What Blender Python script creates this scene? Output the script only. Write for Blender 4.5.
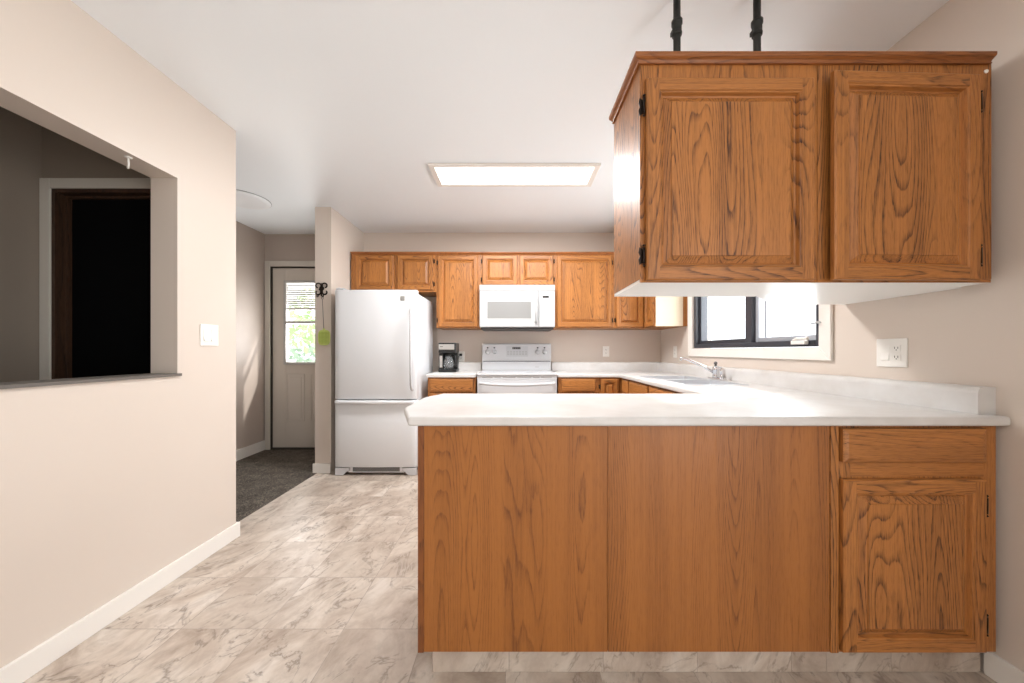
import bpy, bmesh, math, random
from mathutils import Vector, Matrix
for o in list(bpy.data.objects): bpy.data.objects.remove(o)
S = bpy.context.scene
C = S.collection
R = math.radians
EYE = 1.138

# ------------------------------------------------------------------ camera
cam_d = bpy.data.cameras.new('camera'); cam = bpy.data.objects.new('camera', cam_d); C.objects.link(cam)
cam.location = (0, 0, EYE); cam.rotation_euler = (R(90), 0, 0)
cam_d.sensor_width = 36; cam_d.lens = 36 * 350 / 1024
cam_d.shift_x = -2 / 1024; cam_d.shift_y = 9.5 / 1024
cam_d.clip_start = 0.02; cam_d.clip_end = 200
S.camera = cam

# ------------------------------------------------------------------ world + lights
S.view_settings.view_transform = 'Standard'; S.view_settings.look = 'None'
S.view_settings.exposure = 0.0; S.view_settings.gamma = 1.0
S.view_settings.use_curve_mapping = False
w = bpy.data.worlds.new('sky'); S.world = w; w.use_nodes = True
wn = w.node_tree.nodes; wl = w.node_tree.links
bg = wn['Background']; bg.inputs['Color'].default_value = (0.93, 0.97, 1.0, 1); bg.inputs['Strength'].default_value = 2.4

def area(name, loc, rot, sx, sy, power, col=(1, 1, 1), spread=180):
    d = bpy.data.lights.new(name, 'AREA'); d.shape = 'RECTANGLE'; d.size = sx; d.size_y = sy
    d.energy = power; d.color = col; d.spread = R(spread)
    o = bpy.data.objects.new(name, d); C.objects.link(o); o.location = loc; o.rotation_euler = rot
    return o
# daylight through the patio door in the right wall of the dining end, behind the camera
area('patio_daylight', (1.76, -1.45, 1.12), (R(96), 0, R(90)), 2.1, 1.9, 47, (0.93, 0.97, 1.0))
# daylight through the kitchen window
area('window_daylight', (2.35, 2.50, 1.62), (0, R(98), 0), 1.1, 1.7, 72, (0.92, 0.97, 1.0))
# low sun through the kitchen window onto the worktop
sd = bpy.data.lights.new('sun', 'SUN'); sd.energy = 4.2; sd.angle = R(2.5); sd.color = (1.0, 0.96, 0.9)
so = bpy.data.objects.new('sun', sd); C.objects.link(so); so.location = (6, 4, 6)
so.rotation_euler = Vector((-0.62, -0.33, -0.62)).to_track_quat('-Z', 'Y').to_euler()
# recessed fixture in the kitchen ceiling
area('kitchen_fixture_light', (0.0, 2.66, 2.455), (0, 0, 0), 1.1, 0.26, 54, (1.0, 0.99, 0.98))
# unseen fill light added behind the camera to brighten the ceiling
def point_fill(name, loc, power, r):
    d = bpy.data.lights.new(name, 'POINT'); d.energy = power; d.shadow_soft_size = r; d.color = (1.0, 0.98, 0.95)
    o = bpy.data.objects.new(name, d); C.objects.link(o); o.location = loc
point_fill('ceiling_fill_light', (-0.9, -0.9, 1.95), 20, 0.15)
# daylight through the entry door's glass
area('entry_daylight', (-2.4, 4.22, 1.47), (R(-108), 0, 0), 0.5, 0.9, 20, (1, 1, 1))

# ------------------------------------------------------------------ helpers
class B:
    def __init__(s): s.bm = bmesh.new()
    def f(s, vs, mi=0, smooth=False):
        try: fc = s.bm.faces.new(vs)
        except ValueError: return None
        fc.material_index = mi; fc.smooth = smooth; return fc
    def v(s, p): return s.bm.verts.new(p)
    def box(s, x0, x1, y0, y1, z0, z1, mi=0):
        if x0 > x1: x0, x1 = x1, x0
        if y0 > y1: y0, y1 = y1, y0
        if z0 > z1: z0, z1 = z1, z0
        v = [s.v(p) for p in ((x0,y0,z0),(x1,y0,z0),(x1,y1,z0),(x0,y1,z0),(x0,y0,z1),(x1,y0,z1),(x1,y1,z1),(x0,y1,z1))]
        for q in ((0,3,2,1),(4,5,6,7),(0,1,5,4),(1,2,6,5),(2,3,7,6),(3,0,4,7)): s.f([v[i] for i in q], mi)
        return s
    def prism(s, poly, a0, a1, axis='z', mi=0, smooth=False):
        def P(u, t, a): return {'z': (u, t, a), 'y': (u, a, t), 'x': (a, u, t)}[axis]
        lo = [s.v(P(u, t, a0)) for u, t in poly]; hi = [s.v(P(u, t, a1)) for u, t in poly]
        n = len(poly)
        for i in range(n): s.f((lo[i], lo[(i+1) % n], hi[(i+1) % n], hi[i]), mi, smooth)
        s.f(lo[::-1], mi); s.f(hi, mi)
        return s
    def tube(s, pts, r, n=12, mi=0, cap=True):
        pts = [Vector(p) for p in pts]
        rs = r if isinstance(r, (list, tuple)) else [r] * len(pts)
        rings = []; up = None
        for i, p in enumerate(pts):
            t = (pts[min(i+1, len(pts)-1)] - pts[max(i-1, 0)]).normalized()
            if up is None:
                up = Vector((0, 0, 1)) if abs(t.z) < 0.9 else Vector((1, 0, 0))
            a = t.cross(up).normalized(); b = a.cross(t).normalized(); up = b
            rings.append([s.v(p + (a * math.cos(2*math.pi*k/n) + b * math.sin(2*math.pi*k/n)) * rs[i]) for k in range(n)])
        for i in range(len(rings)-1):
            for k in range(n): s.f((rings[i][k], rings[i][(k+1) % n], rings[i+1][(k+1) % n], rings[i+1][k]), mi, True)
        if cap: s.f(rings[0][::-1], mi); s.f(rings[-1], mi)
        return s
    def lathe(s, prof, c, axis='z', n=24, mi=0):
        rings = []
        for r, h in prof:
            ring = []
            for k in range(n):
                a = 2*math.pi*k/n; u, t = r*math.cos(a), r*math.sin(a)
                p = {'z': (u, t, h), 'y': (u, h, t), 'x': (h, u, t)}[axis]
                ring.append(s.v(Vector(c) + Vector(p)))
            rings.append(ring)
        for i in range(len(rings)-1):
            for k in range(n): s.f((rings[i][k], rings[i][(k+1) % n], rings[i+1][(k+1) % n], rings[i+1][k]), mi, True)
        s.f(rings[0][::-1], mi); s.f(rings[-1], mi)
        return s
    def xform(s, M): bmesh.ops.transform(s.bm, matrix=M, verts=s.bm.verts); return s
    def build(s, name, mats, parent=None, bevel=0, loc=None, seg=2, label=None):
        """mesh given in world coordinates; becomes ONE object"""
        bmesh.ops.recalc_face_normals(s.bm, faces=s.bm.faces)
        me = bpy.data.meshes.new(name)
        org = Vector((0, 0, 0))
        if parent is not None:
            p = parent
            while p is not None: org += p.location; p = p.parent
        if loc is not None: org += Vector(loc)
        bmesh.ops.translate(s.bm, vec=-org, verts=s.bm.verts)
        s.bm.to_mesh(me); s.bm.free()
        for m in (mats if isinstance(mats, (list, tuple)) else [mats]): me.materials.append(m)
        o = bpy.data.objects.new(name, me); C.objects.link(o)
        if loc is not None: o.location = loc
        if parent is not None: o.parent = parent
        if bevel:
            b = o.modifiers.new('bevel', 'BEVEL'); b.width = bevel; b.segments = seg; b.limit_method = 'ANGLE'
            b.angle_limit = R(35); b.harden_normals = False
        if label: o['label'] = label
        return o

def tag(o, label, cat, group=None):
    o['label'] = label; o['category'] = cat
    if group: o['group'] = group
    return o
def thing(name, label, cat, loc, group=None):
    o = bpy.data.objects.new(name, None); C.objects.link(o); o.location = loc; o.empty_display_size = 0.1
    return tag(o, label, cat, group)
def struct(b, name, mats, bevel=0, parent=None, loc=None):
    o = b.build(name, mats, parent, bevel, loc)
    if parent is None: o['kind'] = 'structure'
    return o
def sym(m): return m

# ------------------------------------------------------------------ materials
def srgb(r, g, b):
    f = lambda c: (c/255/12.92) if c/255 <= 0.04045 else ((c/255+0.055)/1.055)**2.4
    return (f(r), f(g), f(b), 1)
def mat(name, col, rough=0.5, metal=0, **kw):
    m = bpy.data.materials.new(name); m.use_nodes = True
    p = m.node_tree.nodes['Principled BSDF']
    p.inputs['Base Color'].default_value = col; p.inputs['Roughness'].default_value = rough; p.inputs['Metallic'].default_value = metal
    for k, v in kw.items(): p.inputs[k.replace('_', ' ')].default_value = v
    return m
class N:
    def __init__(s, m): s.m = m; s.t = m.node_tree; s.p = s.t.nodes['Principled BSDF']
    def n(s, typ, **kw):
        x = s.t.nodes.new(typ)
        for k, v in kw.items():
            if hasattr(x, k): setattr(x, k, v)
            else: x.inputs[k].default_value = v
        return x
    def l(s, a, b): s.t.links.new(a, b)
    def math(s, op, a, b=None, c=None):
        x = s.t.nodes.new('ShaderNodeMath'); x.operation = op
        for i, q in enumerate((a, b, c)):
            if q is None: continue
            if isinstance(q, (int, float)): x.inputs[i].default_value = q
            else: s.l(q, x.inputs[i])
        return x.outputs[0]
    def mix(s, f, a, b, blend='MIX'):
        x = s.t.nodes.new('ShaderNodeMix'); x.data_type = 'RGBA'; x.blend_type = blend
        for sock, q in ((x.inputs[0], f), (x.inputs[6], a), (x.inputs[7], b)):
            if isinstance(q, (int, float, tuple)): sock.default_value = q
            else: s.l(q, sock)
        return x.outputs[2]
    def ramp(s, f, stops):
        x = s.t.nodes.new('ShaderNodeValToRGB'); e = x.color_ramp.elements
        while len(e) < len(stops): e.new(0.5)
        for el, (pos, c) in zip(e, stops): el.position = pos; el.color = c if isinstance(c, tuple) else (c, c, c, 1)
        s.l(f, x.inputs[0]); return x.outputs[0]
    def noise(s, vec, scale, detail=2, rough=0.5, dist=0):
        x = s.n('ShaderNodeTexNoise'); x.inputs['Scale'].default_value = scale; x.inputs['Detail'].default_value = detail
        x.inputs['Roughness'].default_value = rough; x.inputs['Distortion'].default_value = dist
        s.l(vec, x.inputs['Vector']); return x.outputs[0]
    def mapping(s, vec, scale=(1,1,1), rot=(0,0,0), loc=(0,0,0)):
        x = s.n('ShaderNodeMapping'); x.inputs['Scale'].default_value = scale; x.inputs['Rotation'].default_value = rot; x.inputs['Location'].default_value = loc
        s.l(vec, x.inputs['Vector']); return x.outputs[0]
    def bump(s, h, strength=0.1, dist=0.002):
        x = s.n('ShaderNodeBump'); x.inputs['Strength'].default_value = strength; x.inputs['Distance'].default_value = dist
        s.l(h, x.inputs['Height']); s.l(x.outputs[0], s.p.inputs['Normal'])

OAK_L, OAK_D = srgb(180, 117, 58), srgb(62, 29, 10)
def oak(name, grain='z', contrast=0.8, light=OAK_L, dark=OAK_D, rough=0.4, rings=30, zone_st=(8, 0.3), zone_lo=0.36, zone_hi=0.54, ring_st=(7.5, 0.95)):
    m = mat(name, light, rough); k = N(m)
    tc = k.n('ShaderNodeTexCoord'); oi = k.n('ShaderNodeObjectInfo')
    off = k.n('ShaderNodeCombineXYZ')
    k.l(k.math('MULTIPLY', oi.outputs['Random'], 37.0), off.inputs[0]); k.l(k.math('MULTIPLY', oi.outputs['Random'], 91.0), off.inputs[2])
    k.l(k.math('MULTIPLY', oi.outputs['Random'], 53.0), off.inputs[1])
    ad = k.n('ShaderNodeVectorMath'); ad.operation = 'ADD'; k.l(tc.outputs['Object'], ad.inputs[0]); k.l(off.outputs[0], ad.inputs[1])
    c = ad.outputs[0]
    st = {'z': lambda a, l: (a, a, l), 'x': lambda a, l: (l, a, a), 'y': lambda a, l: (a, l, a)}[grain]
    # growth rings: tall narrow contours, jittered across the grain
    n1 = k.noise(k.mapping(c, st(*ring_st)), 1.0, 0.6, 0.4)
    jag = k.noise(k.mapping(c, st(55, 10)), 1.0, 2, 0.65)
    v = k.math('ADD', k.math('MULTIPLY', n1, float(rings)), k.math('MULTIPLY', jag, 0.45))
    fr = k.math('FRACT', v)
    ring = k.ramp(fr, [(0.0, 0.0), (0.08, 1.0), (0.24, 0.5), (0.42, 0.06), (1.0, 0.0)])
    zone = k.noise(k.mapping(c, st(*zone_st)), 1.0, 1)
    zm = k.ramp(zone, [(zone_lo, 0.12), (zone_hi, 1.0)])
    # open pores gather into short dark dashes along the grain
    pores = k.noise(k.mapping(c, st(520, 20)), 1.0, 2, 0.65)
    pm = k.ramp(pores, [(0.50, 0.0), (0.66, 1.0)])
    streak = k.noise(k.mapping(c, st(120, 1.6)), 1.0, 3, 0.6)
    tone = k.noise(k.mapping(c, st(10, 0.3)), 1.0, 2)
    rz = k.math('MULTIPLY', ring, zm)
    f = k.math('MULTIPLY', rz, 0.72 * contrast)
    f = k.math('ADD', f, k.math('MULTIPLY', k.math('MULTIPLY', pm, k.math('ADD', k.math('MULTIPLY', rz, 0.6), 0.45)), 0.85 * contrast))
    f = k.math('ADD', f, k.math('MULTIPLY', k.math('SUBTRACT', tone, 0.40), 0.7))
    f = k.math('ADD', f, k.math('MULTIPLY', k.math('SUBTRACT', streak, 0.5), 1.3 * contrast))
    cl = k.n('ShaderNodeClamp'); k.l(f, cl.inputs[0])
    k.l(k.mix(cl.outputs[0], light, dark), k.p.inputs['Base Color'])
    k.l(k.math('ADD', k.math('MULTIPLY', pm, 0.2), rough), k.p.inputs['Roughness'])
    b = k.n('ShaderNodeBump'); b.inputs['Strength'].default_value = 0.15; b.inputs['Distance'].default_value = 0.0008; b.invert = True
    k.l(pm, b.inputs['Height']); k.l(b.outputs[0], k.p.inputs['Normal'])
    return m
OV = oak('oak_vertical', 'z'); OH = oak('oak_horizontal', 'x'); OY = oak('oak_horizontal_side', 'y')
OPLY = oak('oak_veneer_sheet', 'z', 0.5, srgb(163, 102, 47), srgb(76, 37, 12), 0.38, 34, (14, 0.04), 0.42, 0.53, (8.0, 0.62))
OCROWN = oak('oak_crown', 'x', 0.7, srgb(158, 96, 46), srgb(80, 40, 16))
OCROWNY = oak('oak_crown_side', 'y', 0.7, srgb(158, 96, 46), srgb(80, 40, 16))
OSTRIP = oak('oak_dark_strip', 'z', 0.6, srgb(134, 78, 36), srgb(80, 40, 16))
INTERIOR = mat('dark_cabinet_interior', srgb(70, 40, 22), 0.8)

def paint(name, col, rough=0.6, bump=0.05, var=0.03):
    m = mat(name, col, rough); k = N(m)
    tc = k.n('ShaderNodeTexCoord')
    k.bump(k.noise(tc.outputs['Object'], 220, 3), bump, 0.001)
    n = k.noise(tc.outputs['Object'], 1.3, 2)
    k.l(k.mix(n, tuple(c*(1-var) for c in col[:3]) + (1,), tuple(min(1, c*(1+var)) for c in col[:3]) + (1,)), k.p.inputs['Base Color'])
    return m
WALL = paint('greige_wall_paint', srgb(217, 205, 194), 0.42)
HALLP = paint('hall_taupe_paint', srgb(186, 173, 163), 0.5)
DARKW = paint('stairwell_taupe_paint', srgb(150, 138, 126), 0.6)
CEIL = paint('white_ceiling_paint', srgb(244, 249, 253), 0.5, 0.08, 0.01)
TRIM = paint('white_trim_paint', srgb(238, 234, 228), 0.35, 0.0, 0.01)
CASING = paint('warm_white_casing_paint', srgb(214, 208, 198), 0.4, 0.0, 0.01)
DOORP = paint('entry_door_paint', srgb(216, 208, 198), 0.4, 0.0, 0.01)
BLACKSLAB = paint('near_black_slab', srgb(4, 4, 5), 0.9, 0.0, 0.0)  # near-black colour of the slab filling the stairwell doorway
BLACKSLAB.node_tree.nodes['Principled BSDF'].inputs['Specular IOR Level'].default_value = 0.1
BROWN = oak('dark_stained_jamb', 'z', 0.8, srgb(70, 46, 30), srgb(34, 21, 14), 0.5, 10)
SILL = paint('dark_grey_sill', srgb(104, 98, 92), 0.5)
WHITE = mat('white_appliance_enamel', srgb(205, 206, 209), 0.25)
FRIDGE = mat('white_fridge_shell', srgb(230, 232, 235), 0.45)
N(FRIDGE)
kf = N(FRIDGE); tcf = kf.n('ShaderNodeTexCoord'); kf.bump(kf.noise(tcf.outputs['Object'], 420, 2), 0.06, 0.0006)
PLASTIC = mat('white_plastic', srgb(240, 238, 233), 0.35)
GREYPL = mat('grey_plastic', srgb(158, 158, 158), 0.45)
DGREY = mat('dark_grey_plastic', srgb(60, 60, 62), 0.4)
BLACK = mat('black_plastic', srgb(22, 22, 23), 0.32)
IRON = mat('black_iron_pipe', srgb(44, 46, 44), 0.5, 0.4)
HINGE = mat('aged_black_hinge_metal', srgb(40, 30, 24), 0.35, 0.7)
CHROME = mat('chrome', srgb(225, 225, 228), 0.12, 1.0)
STEEL = mat('stainless_steel', srgb(215, 218, 222), 0.55, 0.85)
SILVER = mat('silver_plastic', srgb(176, 174, 170), 0.35, 0.5)
SASH = mat('charcoal_window_frame', srgb(58, 60, 68), 0.4)
SASHL = mat('pale_grey_window_screen_frame', srgb(168, 172, 180), 0.4)
ALMOND = mat('almond_melamine', srgb(218, 202, 176), 0.4)
UNDER = mat('white_melamine_underside', srgb(240, 240, 238), 0.35)
DARKSLOT = mat('dark_slot', srgb(25, 24, 22), 0.6)
GREEN = mat('green_plastic_mesh', srgb(192, 204, 118), 0.5)
COFFEE_GLASS = mat('carafe_glass', (0.75, 0.78, 0.8, 1), 0.05, Transmission_Weight=0.85, IOR=1.3)
GLASS = bpy.data.materials.new('window_glass'); GLASS.use_nodes = True
kg = GLASS.node_tree; kg.nodes.clear()
go = kg.nodes.new('ShaderNodeOutputMaterial'); gm = kg.nodes.new('ShaderNodeMixShader'); gt = kg.nodes.new('ShaderNodeBsdfTransparent'); gg = kg.nodes.new('ShaderNodeBsdfGlossy')
gm.inputs[0].default_value = 0.05; gg.inputs['Roughness'].default_value = 0.02
kg.links.new(gt.outputs[0], gm.inputs[1]); kg.links.new(gg.outputs[0], gm.inputs[2]); kg.links.new(gm.outputs[0], go.inputs[0])

def laminate():
    m = mat('white_laminate', srgb(232, 228, 222), 0.38); k = N(m); tc = k.n('ShaderNodeTexCoord')
    n = k.noise(tc.outputs['Object'], 6, 4, 0.6)
    k.l(k.ramp(n, [(0.3, srgb(219, 218, 217)), (0.7, srgb(206, 203, 200))]), k.p.inputs['Base Color'])
    return m
LAM = laminate()

def vinyl(name, tx, ty, ox, oy, plane='xy'):
    m = mat(name, srgb(200, 188, 176), 0.38); k = N(m); tc = k.n('ShaderNodeTexCoord')
    v = tc.outputs['Object']
    if plane == 'xz': v = k.mapping(v, rot=(R(-90), 0, 0))
    br = k.n('ShaderNodeTexBrick'); br.offset = 0.0; br.squash = 1.0
    br.inputs['Scale'].default_value = 1.0; br.inputs['Brick Width'].default_value = tx; br.inputs['Row Height'].default_value = ty
    br.inputs['Mortar Size'].default_value = 0.0016; br.inputs['Mortar Smooth'].default_value = 0.3
    br.inputs['Color1'].default_value = (0, 0, 0, 1); br.inputs['Color2'].default_value = (1, 1, 1, 1); br.inputs['Mortar'].default_value = (0.5, 0.5, 0.5, 1)
    k.l(k.mapping(v, loc=(ox, oy, 0)), br.inputs['Vector'])
    cell = br.outputs['Color']
    # every tile samples its own spot of the stone print
    off = k.n('ShaderNodeVectorMath'); off.operation = 'SCALE'; off.inputs['Scale'].default_value = 9.0; k.l(cell, off.inputs[0])
    ad = k.n('ShaderNodeVectorMath'); ad.operation = 'ADD'; k.l(v, ad.inputs[0]); k.l(off.outputs[0], ad.inputs[1])
    c = k.mapping(k.mapping(ad.outputs[0], rot=(0, 0, R(22))), scale=(1.55, 0.95, 1.0))
    n1 = k.noise(c, 2.6, 7, 0.62, 1.1)
    n2 = k.noise(c, 11, 6, 0.65, 0.6)
    vein = k.noise(c, 3.2, 5, 0.6, 0.7)
    vm = k.ramp(k.math('ABSOLUTE', k.math('SUBTRACT', vein, 0.5)), [(0.0, 1.0), (0.022, 0.0)])
    base = k.ramp(n1, [(0.28, srgb(150, 132, 117)), (0.43, srgb(188, 172, 158)), (0.55, srgb(208, 195, 182)), (0.72, srgb(224, 215, 206))])
    base = k.mix(k.math('MULTIPLY', k.ramp(n2, [(0.45, 0.0), (0.70, 1.0)]), 0.45), base, srgb(142, 124, 110))
    base = k.mix(k.math('MULTIPLY', vm, k.ramp(n2, [(0.40, 0.1), (0.56, 0.75)])), base, srgb(118, 103, 90))
    bw = k.n('ShaderNodeRGBToBW'); k.l(cell, bw.inputs[0])
    base = k.mix(k.math('MULTIPLY', bw.outputs[0], 0.35), base, srgb(184, 171, 158))
    base = k.mix(k.math('MULTIPLY', br.outputs['Fac'], 0.55), base, srgb(140, 128, 118))
    k.l(base, k.p.inputs['Base Color'])
    k.l(k.ramp(n2, [(0.3, 0.3), (0.7, 0.46)]), k.p.inputs['Roughness'])
    k.bump(k.math('SUBTRACT', n2, k.math('MULTIPLY', vm, 0.4)), 0.12, 0.0015)
    return m
VINYL = vinyl('stone_print_vinyl', 0.3335, 0.3265, 0.697 + 0.3335 * 10, -1.433 + 0.3265 * 20)
KICK = vinyl('stone_print_kick', 0.3335, 0.6, 0.034 + 3.335 + 0.3335, 6.0 - 0.3, 'xz')
def carpet():
    m = mat('charcoal_carpet', srgb(86, 80, 74), 0.95); k = N(m); tc = k.n('ShaderNodeTexCoord')
    a = k.noise(tc.outputs['Object'], 120, 4, 0.8); b = k.noise(tc.outputs['Object'], 9, 3)
    f = k.math('ADD', k.math('MULTIPLY', a, 0.85), k.math('MULTIPLY', b, 0.15))
    k.l(k.ramp(f, [(0.38, srgb(26, 22, 19)), (0.5, srgb(74, 66, 58)), (0.62, srgb(140, 130, 116))]), k.p.inputs['Base Color'])
    k.bump(a, 0.6, 0.006)
    return m
CARPET = carpet()

# ------------------------------------------------------------------ the room
H = 2.483; XL = -1.70; XR = 1.67; YB = 3.98; YR = -3.0
WT = 0.135                                  # thickness of the partition
b = B(); b.box(-1.835, XR+0.16, YR-0.2, YB+0.15, -0.1, 0.0); struct(b, 'floor', VINYL)
b = B(); b.box(-3.1, -1.835, YR-0.2, 4.3, -0.1, 0.004); struct(b, 'floor', CARPET)
b = B(); b.box(-3.1, XR+0.16, YR-0.2, 4.3, H, H+0.1); struct(b, 'ceiling', CEIL)
# partition with the pass-through
PZ0, PZ1, PY1, PY0 = 1.012, 2.012, 1.768, 0.2
LE = 2.14
b = B()
b.box(XL-WT, XL, YR, LE, 0, PZ0); b.box(XL-WT, XL, YR, LE, PZ1, H)
b.box(XL-WT, XL, PY1, LE, PZ0, PZ1); b.box(XL-WT, XL, YR, PY0, PZ0, PZ1)
struct(b, 'wall_left', WALL)
# right wall with the window opening (glass area, y 1.90..3.255, z 1.165..2.06)
WY0, WY1, WZ0, WZ1 = 1.90, 3.255, 1.160, 2.06
b = B(); T = 0.16
PA0, PA1, PAZ = -2.55, -0.35, 2.12
b.box(XR, XR+T, PA1, YB+0.15, 0, WZ0); b.box(XR, XR+T, PA1, YB+0.15, WZ1, H)
b.box(XR, XR+T, PA1, WY0, WZ0, WZ1); b.box(XR, XR+T, WY1, YB+0.15, WZ0, WZ1)
b.box(XR, XR+T, YR, PA0, 0, H); b.box(XR, XR+T, PA0, PA1, PAZ, H); b.box(XR, XR+T, PA0, PA1, 0, 0.1)
struct(b, 'wall_right', WALL)
b = B(); b.box(-1.709, XR, YB, YB+0.15, 0, H); struct(b, 'wall_back', WALL)
b = B(); b.box(-1.859, -1.709, 3.27, YB+0.15, 0, H); struct(b, 'wall_wing', WALL)
# rear wall, behind the camera, with the patio opening
b = B(); b.box(XL-1.3, XR+0.16, YR-0.15, YR, 0, H)
struct(b, 'wall_rear', WALL)
# hall
HX = -2.87; HY = 4.03
DX0, DX1, DZ = -2.80, -1.99, 2.10            # entry door leaf
b = B(); b.box(HX-0.12, HX, 2.06, HY+0.13, 0, H); struct(b, 'wall_hall_left', HALLP)
b = B(); b.box(HX, DX0-0.012, HY, HY+0.13, 0, H); b.box(DX1+0.012, -1.859, HY, HY+0.13, 0, H); b.box(DX0-0.012, DX1+0.012, HY, HY+0.13, DZ+0.012, H)
struct(b, 'wall_hall_back', HALLP)
# wall between stairwell and hall, its doorway closed by a near-black slab
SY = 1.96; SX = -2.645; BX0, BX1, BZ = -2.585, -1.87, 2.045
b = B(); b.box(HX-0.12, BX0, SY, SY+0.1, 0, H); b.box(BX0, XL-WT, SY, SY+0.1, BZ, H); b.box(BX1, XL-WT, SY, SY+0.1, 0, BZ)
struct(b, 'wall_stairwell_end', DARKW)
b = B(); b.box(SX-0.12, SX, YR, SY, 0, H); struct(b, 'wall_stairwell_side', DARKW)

# pass-through sill board
b = B(); b.box(XL-WT-0.012, XL+0.012, PY0, PY1+0.012, PZ0, PZ0+0.013)
# clipped by the opening: keep the board inside the jamb, the nosing runs a little past it
o = struct(b, 'trim_1', SILL)

# baseboards
def bboard(name, x0, x1, y0, y1, h=0.088, z=0.0, m=TRIM):
    b = B(); b.box(x0, x1, y0, y1, z, z+h); return struct(b, name, m, 0.003)
b = B()
b.box(XL, XL+0.015, YR, 1.02, 0, 0.088); b.box(XL, XL+0.015, 1.0215, LE+0.015, 0, 0.088); b.box(XL-WT-0.0, XL, LE, LE+0.015, 0.004, 0.088)
struct(b, 'baseboard_left', TRIM, 0.002)
bboard('baseboard_right', XR-0.014, XR, PA1+0.02, 1.236)
b = B(); b.box(-1.874, -1.709, 3.255, 3.27, 0, 0.088); struct(b, 'baseboard_wing', TRIM, 0.002)
bboard('baseboard_hall', HX, HX+0.015, 2.06, HY, 0.11, 0.004)
bboard('baseboard_stairwell', SX, SX+0.012, YR, SY, 0.09, 0.004)

# ------------------------------------------------------------------ near-black doorway slab with casing
b = B()
b.box(BX0-0.056, BX0, SY-0.014, SY, 0.004, BZ+0.056); b.box(BX0, BX1, SY-0.014, SY, BZ, BZ+0.056); b.box(BX1, XL-WT-0.001, SY-0.014, SY, 0.004, BZ+0.056)
struct(b, 'trim_2', CASING, 0.003)
b = B(); b.box(BX0+0.02, BX1-0.02, SY+0.062, SY+0.097, 0.01, BZ-0.02)
d1 = struct(b, 'doorway_slab', BLACKSLAB)
b = B(); b.box(BX0, BX0+0.02, SY-0.004, SY+0.1, 0.004, BZ); b.box(BX1-0.02, BX1, SY-0.004, SY+0.1, 0.004, BZ); b.box(BX0+0.02, BX1-0.02, SY-0.004, SY+0.1, BZ-0.02, BZ)
b.box(BX0+0.02, BX0+0.034, SY+0.042, SY+0.061, 0.004, BZ-0.02); b.box(BX0+0.034, BX1-0.02, SY+0.042, SY+0.061, BZ-0.034, BZ-0.02)
b.build('door_jamb', BROWN, d1)

# ------------------------------------------------------------------ entry door
b = B()
cw = 0.062
b.box(DX0-0.012-cw+0.012, DX0-0.004, HY-0.016, HY, 0.004, DZ+0.01+cw); b.box(DX1+0.004, DX1+cw, HY-0.016, HY, 0.004, DZ+0.01+cw); b.box(DX0-0.004, DX1+0.004, HY-0.016, HY, DZ+0.01, DZ+0.01+cw)
struct(b, 'trim_3', CASING, 0.003)
LY = HY+0.03                                   # door face
gx0, gx1, gz0, gz1 = -2.645, -2.145, 1.0, 1.935
b = B()
fr = 0.0
b.box(DX0, gx0, LY, LY+0.044, 0.02, DZ); b.box(gx1, DX1, LY, LY+0.044, 0.02, DZ)
b.box(gx0, gx1, LY, LY+0.044, 0.02, gz0); b.box(gx0, gx1, LY, LY+0.044, gz1, DZ)
def raised(b, x0, x1, z0, z1, y, mi=0):
    rings = []
    for ins, dy in ((0, 0.0), (0.006, 0.007), (0.014, 0.007), (0.026, -0.002), (0.03, -0.003)):
        rings.append([b.v(p) for p in ((x0+ins, y-0.001+dy-0.004, z0+ins), (x1-ins, y-0.001+dy-0.004, z0+ins), (x1-ins, y-0.001+dy-0.004, z1-ins), (x0+ins, y-0.001+dy-0.004, z1-ins))])
    for i in range(len(rings)-1):
        for q in range(4): b.f((rings[i][q], rings[i][(q+1) % 4], rings[i+1][(q+1) % 4], rings[i+1][q]), mi)
    b.f(rings[-1], mi)
for x0, x1 in ((-2.63, -2.44), (-2.35, -2.16)):
    # raised frame moulding around each lower panel
    z0, z1 = 0.33, 0.86
    for q in ((x0-.012, x0, z0-.012, z1+.012), (x1, x1+.012, z0-.012, z1+.012), (x0, x1, z0-.012, z0), (x0, x1, z1, z1+.012)):
        b.box(q[0], q[1], LY-0.007, LY, q[2], q[3])
    b.box(x0+0.025, x1-0.025, LY-0.005, LY, z0+0.025, z1-0.025)
d2 = struct(b, 'door_2', DOORP, 0.003)
b = B()
for q in ((gx0-.02, gx0+.01, gz0-.02, gz1+.02), (gx1-.01, gx1+.02, gz0-.02, gz1+.02), (gx0+.01, gx1-.01, gz0-.02, gz0+.01), (gx0+.01, gx1-.01, gz1-.01, gz1+.02), (gx0+.01, gx1-.01, 1.455, 1.485)):
    b.box(q[0], q[1], LY-0.016, LY+0.03, q[2], q[3])
b.build('window_frame', GREYPL if False else mat('door_light_frame', srgb(196, 194, 190), 0.4), d2, 0.003)
b = B(); b.box(gx0+0.01, gx1-0.01, LY+0.02, LY+0.025, gz0, gz1); b.build('glass', GLASS, d2)
b = B()
z = gz1-0.03
while z > 1.63:
    b.box(gx0+0.012, gx1-0.012, LY+0.006, LY+0.016, z-0.018, z-0.001); z -= 0.026
b.box(gx0+0.012, gx1-0.012, LY+0.002, LY+0.018, 1.615, 1.63)
b.build('blind', mat('white_blind_slats', srgb(244, 244, 240), 0.5), d2)
b = B(); b.box(DX0-0.012, DX0-0.001, LY-0.02, LY+0.044, 0.004, DZ+0.01); b.box(DX1+0.001, DX1+0.012, LY-0.02, LY+0.044, 0.004, DZ+0.01)
b.box(DX0-0.012, DX1+0.012, LY-0.02, LY+0.044, DZ+0.001, DZ+0.012); b.box(DX0, DX1, LY-0.03, LY+0.06, 0.004, 0.019)
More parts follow.
